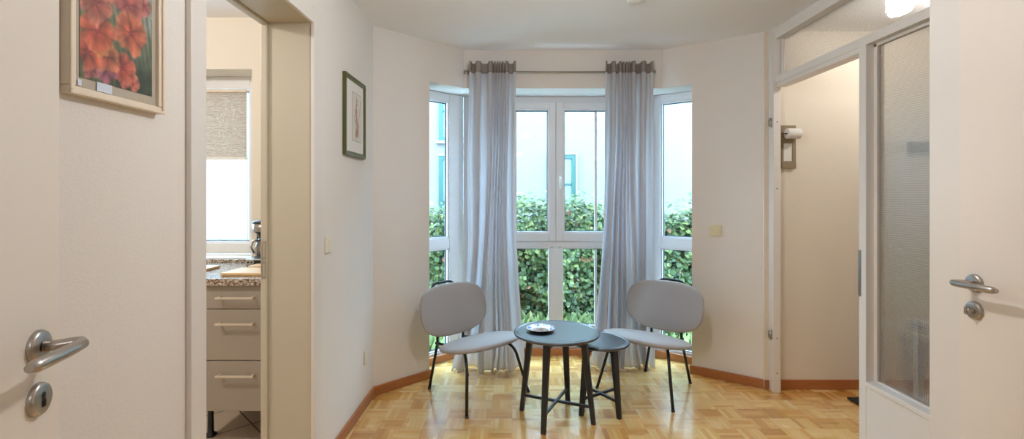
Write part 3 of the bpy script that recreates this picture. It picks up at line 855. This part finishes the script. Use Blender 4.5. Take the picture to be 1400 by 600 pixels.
for ya, yb, za, zb in ((1.036, 1.075, 1.526, 1.5455), (.990, .999, 1.528, 1.541)):
    b = B(); b.box((-.8917, ya, za), (-.8905, yb, zb)); tag(obj('pale_patch', b, M['label'], pf), 'pale blue patch on the mat')  # thin pale blue boxes on the mat board

# small green-framed botanical print
gp = thing('framed_print', (-.905, 2.75, 1.523), 'small green framed botanical print on the wall beyond the kitchen doorway', 'picture')
t = NT('green_gilt_frame'); M['gframe'] = t.done(t.bsdf(t.mix(t.noise(t.coord('Object', (1, 1, .3)), 30, 3), lin((52, 76, 40)), lin((104, 92, 42))), .35))
picture_frame(gp, 2.575, 2.925, 1.522, 1.968, .026, .02, M['gframe'], .003)
b = B(); b.box((-.904, 2.595, 1.54), (-.894, 2.905, 1.95)); obj('mat_board', b, M['paper'], gp)
b = B(); b.box((-.894, 2.70, 1.612), (-.8932, 2.865, 1.888)); obj('print_border', b, simple('print_grey_line', (150, 148, 144), .8), gp)
b = B(); b.box((-.8934, 2.703, 1.615), (-.8926, 2.862, 1.885)); obj('print_sheet', b, simple('print_sheet_white', (214, 210, 202), .85), gp)
b = B(); rnd = random.Random(4)
for k in range(58):
    f = k/57; zz = 1.64+.21*f; yy = 2.775+.012*math.sin(f*7)+rnd.uniform(-.022, .022)*(1-.65*f); rr = rnd.uniform(.008, .017)*(1-.55*f)
    b.lathe([(0, .0003), (rr, .0002), (rr, 0)], (-.8926, yy, zz), 10, Matrix.Rotation(PI/2, 4, 'Y'))
obj('flower_spike', b, simple('print_dusty_pink', (190, 150, 146), .85, vary=.35, nscale=90), gp)
b = B()
for (ya, za, yb, zb2) in ((2.765, 1.62, 2.770, 1.87), (2.77, 1.66, 2.83, 1.80), (2.765, 1.65, 2.725, 1.76), (2.83, 1.80, 2.838, 1.86)):
    b.tube([(-.8925, ya, za), (-.8925, (ya+yb)/2+.004, (za+zb2)/2), (-.8925, yb, zb2)], .0009, 6)
obj('flower_stem', b, simple('print_grey_green', (104, 116, 92), .85), gp)

# ------------------------------------------------------------------ switches, socket
M['switch_white'] = simple('ivory_switch_plastic', (226, 222, 208), .4)
def rocker(name, M4, label, cat, socket=False, mt='switch_white'):
    r = thing(name, tuple(M4.translation), label, cat)
    b = B(); b.box((-.0405, -.0405, .0005), (.0405, .0405, .010), M4, bev=.003); obj('cover_plate', b, M[mt], r)
    b = B()
    if socket:
        b.lathe([(.027, .0095), (.025, .0095), (.022, -.004+.009), (.02, .004), (0, .004)], (0, 0, 0), 32, M4)
        obj('socket_cup', b, M[mt], r)
        b = B()
        for sx in (-.0095, .0095): b.lathe([(0, .0048), (.0026, .0048), (.0026, .004)], (0, 0, 0), 12, M4 @ Matrix.Translation((sx, 0, 0)))
        obj('contact_hole', b, M['dark'], r)
    else:
        b.box((-.027, -.027, .008), (.027, .027, .0135), M4 @ Matrix.Rotation(.05, 4, 'X'), bev=.002); obj('rocker', b, M[mt], r)
    return r
def wallM(P, n):   # local Z = n, local Y = up
    n = Vector(n).normalized(); z = Vector((0, 0, 1)); x = z.cross(n)
    return Matrix(((x.x, z.x, n.x, P[0]), (x.y, z.y, n.y, P[1]), (x.z, z.z, n.z, P[2]), (0, 0, 0, 1)))
rocker('light_switch', wallM((-.905, 2.37, 1.063), (1, 0, 0)), 'cream light switch on the left wall beside the kitchen doorway', 'switch')
rocker('wall_socket', wallM((-.905, 2.985, .309), (1, 0, 0)), 'cream wall socket low on the left wall near the corner', 'socket', True)
p = D+dr*.305
so = rocker('dimmer_switch', wallM((p.x, p.y, 1.054), (-nr.x, -nr.y, 0)), 'small cream switch on the angled wall right of the bay window', 'switch', mt='cream_plastic')

# smoke detector on ceiling
b = B(); b.lathe([(0, -.035), (.03, -.035), (.043, -.03), (.05, -.018), (.052, -.008), (.055, -.008), (.055, 0), (0, 0)], (.683, 2.68, H), 40)
sd = thing('smoke_detector', (.683, 2.68, H-.035), 'round white smoke detector on the ceiling at the top edge', 'smoke detector')
obj('housing', b, M['white_plastic'], sd)
b = B(); b.lathe([(.0505, -.019), (.0515, -.013), (.0525, -.009)], (.683, 2.68, H), 40); obj('vent_ring', b, M['darkgrey'], sd)

# ------------------------------------------------------------------ lamps (above the frame), rear fill added
def ceiling_lamp(name, x, y, z, rad, mat, label, drop=0):
    r = thing(name, (x, y, z), label, 'lamp')
    b = B(); b.lathe([(0, 0), (rad*.6, 0), (rad*.62, -.02), (rad*.5, -.03), (0, -.03)], (x, y, z), 40); obj('canopy', b, M['white_plastic'], r)
    if drop: b = B(); b.tube([(x, y, z-.03), (x, y, z-.03-drop)], .004, 8); obj('cord', b, M['white_plastic'], r); b = B(); b.lathe([(0, 0), (.025, 0), (.028, -.03), (0, -.03)], (x, y, z-.01-drop), 20); obj('lamp_socket', b, M['white_plastic'], r); z -= drop
    b = B(); n = 16
    b.lathe([(rad*math.sin(PI*i/n), -.03-rad*.8*(1-math.cos(PI*i/n))) for i in range(n+1)], (x, y, z), 40); obj('globe', b, mat, r)
ceiling_lamp('pendant_globe', .2, 1.6, H, .06, M['lamp'], 'round glowing pendant lamp of the main room above the camera view', .22)
ceiling_lamp('pendant_globe', .1, -1.1, H, .085, M['rear_fill'], 'added round fill light in the room behind the camera', .2)  # fill light added behind the camera to brighten the near walls
ceiling_lamp('hall_ceiling_lamp', 2.42, 2.62, H, .05, M['hall_lamp'], 'round glowing hall lamp seen through the patterned transom glass')
ceiling_lamp('kitchen_ceiling_lamp', -2.25, 1.5, 2.44, .09, M['kitchen_lamp'], 'round glowing ceiling lamp in the kitchen, out of view')

# ------------------------------------------------------------------ hall things
mh = thing('memo_roll_holder', (1.86, 3.255, 1.49), 'taupe wall board with a white paper roll in the hall', 'paper holder')
b = B()
xa, xb_ = 1.812, 1.908
for lo_, hi_ in (((xa, 1.49), (xb_, 1.535)), ((xa, 1.655), (xb_, 1.775)), ((xa, 1.535), (xa+.014, 1.655)), ((xb_-.022, 1.535), (xb_, 1.655))):
    b.box((lo_[0], 3.245, lo_[1]), (hi_[0], 3.255, hi_[1]))
obj('board', b, M['taupe_board'], mh)
b = B(); b.box((xa-.001, 3.235, 1.487), (xb_-.004, 3.247, 1.53), bev=.002); obj('ledge', b, M['taupe_board'], mh)
b = B(); b.box((xa+.014, 3.25, 1.535), (xb_-.022, 3.2525, 1.655)); obj('paper_strip', b, M['paper'], mh)
b = B(); b.tube([(xa+.005, 3.245, 1.72), (xa+.005, 3.205, 1.715), (xb_+.004, 3.205, 1.715)], .0025, 8); obj('roll_arm', b, M['dark'], mh)
b = B(); b.lathe([(.009, 0), (.034, 0), (.0345, .002), (.0345, .084), (.034, .086), (.009, .086), (.009, 0)], (xa+.012, 3.205, 1.715), 32, Matrix.Rotation(PI/2, 4, 'Y')); obj('paper_roll', b, M['paper'], mh)

b = B(); b.box((2.15, 2.66, 0), (2.78, 3.10, .012), bev=.003)
tag(obj('door_mat', b, M['mat_floor']), 'dark charcoal door mat on the hall floor behind the white post', 'mat')

sh = thing('shoe_shelf', (2.35, 2.55, 0), 'low white shelf unit standing behind the patterned glass', 'shelf')
sx0, sx1, sy0, sy1 = 2.16, 2.46, 2.02, 2.60
for xs in (sx0, sx1-.032):
    for ys in (sy0, sy1-.032):
        b = B(); b.box((xs, ys, 0), (xs+.032, ys+.032, .642), bev=.002); obj('post', b, M['white_lacquer'], sh)
for z in (.21, .03, .612):
    b = B(); b.box((sx0+.002, sy0+.033, z), (sx0+.03, sy1-.033, z+.028), bev=.002); b.box((sx1-.03, sy0+.033, z), (sx1-.002, sy1-.033, z+.028), bev=.002)
    obj('side_rail', b, M['white_lacquer'], sh)
for z in (.215, .035):
    b = B(); b.box((sx0+.031, sy0+.001, z), (sx1-.031, sy1-.001, z+.016)); obj('shelf_board', b, M['white_lacquer'], sh)
# crumpled blue bag
b = B(); rnd = random.Random(5); r_ = bmesh.ops.create_icosphere(b.b, subdivisions=3, radius=1)
for v in r_['verts']:
    n_ = mn.noise(v.co*2.3)*.35
    v.co = Vector((2.30+v.co.x*.10*(1+n_), 2.44+v.co.y*.085*(1+n_), .46+v.co.z*.21*(1+n_*.6)))
for f in b.b.faces: f.smooth = False
bag = thing('shopping_bag', (2.30, 2.44, .235), 'crumpled blue bag standing in the white shelf behind the patterned glass', 'bag')
obj('bag_body', b, M['blue_cloth'], bag)
b = B(); b.tube(arc((2.20, 2.42, .64), (2.13, 2.40, .56), (2.20, 2.38, .50), 8), .006, 8); b.tube(arc((2.20, 2.46, .60), (2.14, 2.40, .60), (2.20, 2.34, .62), 8), .006, 8)
tag(obj('bag_strap', b, M['white_lacquer'], bag), 'white strap')
hk = thing('coat_hook_rail', (2.68, 3.25, 1.62), 'dark grey coat hook rail blurred behind the patterned glass', 'hook rail')
b = B(); b.box((2.66, 3.225, 1.595), (3.1, 3.255, 1.665), bev=.003); obj('rail', b, M['darkgrey'], hk)
for k in range(4):
    xx = 2.70+.1*k; b = B(); b.tube([(xx, 3.236, 1.63), (xx, 3.205, 1.625), (xx, 3.19, 1.60), (xx, 3.18, 1.62), (xx, 3.178, 1.635)], .006, 8); obj('hook', b, M['darkgrey'], hk)

# ------------------------------------------------------------------ kitchen
cb = thing('drawer_cabinet', (-1.42, 2.78, 0), 'taupe kitchen base cabinet with three drawers seen through the doorway', 'cabinet')
cx0, cx1, cy0, cy1 = -1.675, -1.15, 2.50, 3.07
b = B(); b.box((cx0, cy0+.02, .19), (cx1, cy1, .838)); obj('carcass', b, M['cab_in'], cb)
for z0, z1, hz in ((.7175, .835, .777), (.451, .7135, .643), (.187, .4465, .375)):
    b = B(); b.box((cx0+.001, cy0, z0), (cx1-.001, cy0+.019, z1), bev=.0015); dr_ = obj('drawer', b, M['cab'], cb)
    b = B(); hx0, hx1 = -1.520, -1.325
    b.box((hx0, cy0-.034, hz-.005), (hx1, cy0-.024, hz+.005), bev=.0015)
    for hx in (hx0+.012, hx1-.012): b.box((hx-.005, cy0-.026, hz-.005), (hx+.005, cy0+.0, hz+.005))
    tag(obj('bar_handle', b, M['satin'], dr_), 'brushed steel bar handle')
for lx in (cx0+.04, cx1-.04):
    for ly in (2.62, 3.0):
        b = B(); b.lathe([(0, .0), (.028, 0), (.03, .006), (.03, .012), (.016, .02), (.014, .12), (.018, .19), (0, .19)], (lx, ly, 0), 20); obj('adjustable_foot', b, M['black_plastic'], cb)
wt = thing('worktop', (-1.8, 2.78, .84), 'speckled granite kitchen worktop under the kitchen window', 'worktop')
b = B(); b.box((-2.8, 2.478, .838), (-1.127, 3.078, .876), bev=.004); obj('counter_slab', b, M['granite'], wt)
b = B(); b.box((-2.8, 3.062, .877), (-1.127, 3.08, .90), bev=.002); obj('upstand', b, M['granite'], wt)
def board(name, x0, x1, y0, y1, z0, h, label):
    b = B(); b.box((x0, y0, z0), (x1, y1, z0+h), bev=.005); o = obj(name, b, M['boards']); tag(o, label, 'cutting board', 'cutting boards on the worktop')
board('cutting_board', -1.548, -1.17, 2.56, 2.76, .877, .016, 'largest light wood cutting board, at the front of the worktop')
board('cutting_board', -1.52, -1.15, 2.775, 2.87, .877, .022, 'light wood cutting board lying in front of the coffee maker')
board('cutting_board', -2.1, -1.725, 2.72, 2.86, .877, .014, 'light wood cutting board at the left end of the visible worktop')
cm = thing('coffee_maker', (-1.52, 2.97, .877), 'black and silver filter coffee maker with glass carafe on the worktop', 'coffee maker')
mx, my = -1.502, 2.975
b = B(); b.box((mx-.092, my-.09, .877), (mx+.092, my+.08, .93), bev=.012); b.box((mx-.085, my+.02, .92), (mx+.085, my+.08, 1.08), bev=.008); obj('base', b, M['black_plastic'], cm)
b = B(); b.box((mx-.088, my-.096, .885), (mx+.062, my-.086, .925), Matrix(), bev=.004); o = tag(obj('control_panel', b, simple('silver_plastic', (186, 180, 172), .3, .5), cm), 'silver control panel')
for xx in (-.072, -.052, .03, .046):
    b = B(); b.lathe([(0, .003), (.006, .003), (.007, 0)], (mx+xx, my-.096, .905), 14, Matrix.Rotation(PI/2, 4, 'X')); obj('button', b, M['black_plastic'], o)
b = B(); b.box((mx-.038, my-.099, .893), (mx+.014, my-.095, .917)); obj('display', b, M['dark'], o)
b = B(); b.lathe([(.05, .934), (.062, .945), (.066, .975), (.058, 1.01), (.045, 1.03)], (mx+.005, my-.03, 0), 36)
ca = obj('carafe', b, M['carafe'], cm)
b = B(); b.lathe([(0, 1.03), (.047, 1.028), (.048, 1.04), (.03, 1.05), (0, 1.05)], (mx+.005, my-.03, 0), 30); obj('carafe_lid', b, M['black_plastic'], ca)
b = B(); b.tube([(mx-.04, my-.05, 1.03), (mx-.062, my-.06, 1.03), (mx-.074, my-.06, .99), (mx-.06, my-.05, .955)], .006, 8); obj('carafe_handle', b, M['steel'], ca)
b = B(); b.lathe([(0, 1.05), (.05, 1.05), (.062, 1.075), (.078, 1.083), (0, 1.083)], (mx+.005, my-.02, 0), 36); obj('filter_basket', b, M['black_plastic'], cm)
b = B(); b.lathe([(.0, 1.084), (.080, 1.084), (.086, 1.088), (.088, 1.135), (0, 1.135)], (mx+.005, my-.01, 0), 40); tag(obj('upper_housing', b, M['steel'], cm), 'brushed steel band')
b = B(); b.lathe([(0, 1.1355), (.089, 1.1355), (.09, 1.142), (.084, 1.15), (0, 1.152)], (mx+.005, my-.01, 0), 40); obj('top_lid', b, M['black_plastic'], cm)

# ------------------------------------------------------------------ outside
b = B(); b.box((-14, 4.2, -.5), (14, 16, -.3)); struct('ground', b, M['bounce_ground'])  # ground made pale to bounce skylight up to the window soffits
hb = thing('neighbour_building', (0, 8.2, -.3), 'white stucco neighbouring building with teal window frames behind the hedge', 'building')
b = B(); b.box((-9, 8.2, -.3), (12, 9.0, 3.75)); obj('facade', b, M['stucco'], hb)
b = B(); b.box((-9.2, 8.0, 3.751), (12.2, 9.2, 3.87), bev=.02); obj('roof_edge', b, M['sill_out'], hb)  # unseen roofline kept low so sky light reaches the bay
def far_window(x0, x1, z0, z1):
    b = B(); y0, y1 = 8.15, 8.21; w_ = .065
    for lo_, hi_ in (((x0, z0), (x0+w_, z1)), ((x1-w_, z0), (x1, z1)), ((x0+w_, z0), (x1-w_, z0+w_)), ((x0+w_, z1-w_), (x1-w_, z1))):
        b.box((lo_[0], y0, lo_[1]), (hi_[0], y1, hi_[1]))
    b.box((x0+w_, y0+.01, z0+(z1-z0)*.42), (x1-w_, y1, z0+(z1-z0)*.42+.03))
    f = obj('window', b, M['teal'], hb)
    b = B(); b.box((x0+w_, 8.18, z0+w_), (x1-w_, 8.2, z1-w_)); obj('pane', b, M['teal_glass'], f)
    b = B(); b.box((x0-.05, 8.10, z0-.05), (x1+.07, 8.2, z0)); b.box((x1+.001, 8.14, z0+.001), (x1+.03, 8.199, z1+.03)); b.box((x0, 8.14, z1+.001), (x1, 8.199, z1+.03)); obj('window_sill', b, M['sill_out'], f)
far_window(.62, 1.075, 1.11, 2.0)
far_window(-1.235, -.72, 2.235, 3.4)
far_window(-1.235, -.72, .60, 1.98)

def leaf_cloud(name, N, pos, size, mat, label, cat, seed, kind=None, blade=False):
    rnd = random.Random(seed); b = B(); lay = b.b.faces.layers.float.new('tone')
    for _ in range(N):
        c, nrm, dep = pos(rnd); s = size*rnd.uniform(.6, 1.35)
        n_ = (Vector(nrm)+Vector((rnd.uniform(-.8, .8), rnd.uniform(-.8, .8), rnd.uniform(-.4, .9)))).normalized()
        t_ = n_.cross(Vector((rnd.uniform(-1, 1), rnd.uniform(-1, 1), rnd.uniform(-1, 1)))).normalized()
        if blade: t_ = Vector((rnd.uniform(-.7, .7), rnd.uniform(-.5, .3), 1)).normalized()
        s_ = t_.cross(n_).normalized(); wd = .12 if blade else .40
        c = Vector(c); tip = c+t_*s*.5-n_*s*.10; base = c-t_*s*.5-n_*s*.05
        l1, l2 = c+s_*s*wd-t_*s*.1-n_*s*.04, c-s_*s*wd-t_*s*.1-n_*s*.04
        u1, u2 = c+s_*s*wd*.75+t_*s*.18-n_*s*.06, c-s_*s*wd*.75+t_*s*.18-n_*s*.06
        v = [b.b.verts.new(q) for q in (base, l1, u1, tip, u2, l2, c)]
        tone = min(.94, max(0, rnd.gauss(.5, .24))) if rnd.random() > .015 else .99
        for k in range(6):
            f = b.b.faces.new([v[6], v[k], v[(k+1) % 6]]); f[lay] = tone; f.smooth = True
    # keep the winding; build without recalculating
    me = bpy.data.meshes.new(name); b.b.to_mesh(me); b.b.free(); o = bpy.data.objects.new(name, me); C.objects.link(o); me.materials.append(mat); WM[o.name] = Matrix()
    return o
def hpos(rnd):
    x = rnd.uniform(-2.5, 4.6)
    top = 1.02+.09*math.sin(x*3.1)+.05*math.sin(x*8+1)
    if rnd.random() < .2:
        z = top+abs(rnd.gauss(0, .09)); y = 5.5+rnd.uniform(0, .55)
        if x > 0 and rnd.random() < .3: z += rnd.uniform(0, .10)
        return (x, y, z), (0, -.4, 1), 0
    z = rnd.uniform(-.3, top)
    y = 5.5+.10*mn.noise(Vector((x*2.4, z*2.4, 0)))*2+rnd.uniform(-.02, .13)
    return (x, y, z), (0, -1, .35), 0
hd = thing('hedge', (.7, 5.6, -.3), 'dense leafy green hedge in front of the white building outside the bay window', 'hedge')
o = leaf_cloud('foliage', 25000, hpos, .062, M['leaf'], None, None, 2); o.parent = hd; o.matrix_parent_inverse = Matrix.Translation(hd.location).inverted()
b = B(); b.box((-2.55, 5.66, -.3), (4.7, 6.0, .98)); obj('shade_core', b, M['hedge_core'], hd)  # plain dark box, shade of the hedge interior put into its colour
def gpos(rnd):
    x = rnd.uniform(-1.6, 2.8); y = rnd.uniform(4.75, 5.2)
    return (x, y, -.3+rnd.uniform(.02, .30)*(1.0 if y > 4.9 else .6)), (0, -1, .4), 0
o = leaf_cloud('ornamental_grass', 5200, gpos, .17, M['grass'], None, None, 9, blade=True)
tag(o, 'pale green grassy ground cover growing along the foot of the hedge', 'grass', kind='stuff')

# ------------------------------------------------------------------ world, camera
w = bpy.data.worlds.new('sky'); SC.world = w; w.use_nodes = True
nt = w.node_tree; nt.nodes.clear()
bg = nt.nodes.new('ShaderNodeBackground'); bg.inputs[0].default_value = (.56, .78, 1.0, 1); bg.inputs[1].default_value = 19.5
ow = nt.nodes.new('ShaderNodeOutputWorld'); nt.links.new(bg.outputs[0], ow.inputs[0])

cam = bpy.data.cameras.new('camera'); co = bpy.data.objects.new('camera', cam); C.objects.link(co)
co.location = (0, 0, 1.3); co.rotation_euler = (PI/2, 0, 0)
cam.sensor_fit = 'HORIZONTAL'; cam.sensor_width = 36; cam.lens = 36*660/1400
cam.shift_y = -(300-268)/1400; cam.clip_start = .02
SC.camera = co
SC.view_settings.view_transform = 'Standard'; SC.view_settings.look = 'None'
SC.view_settings.gamma = 1; SC.view_settings.use_curve_mapping = False; SC.view_settings.exposure = .19
cy = SC.cycles
cy.max_bounces = 12; cy.diffuse_bounces = 6; cy.transparent_max_bounces = 16; cy.sample_clamp_indirect = 3.5
cy.caustics_reflective = False; cy.caustics_refractive = False
cy.use_denoising = True
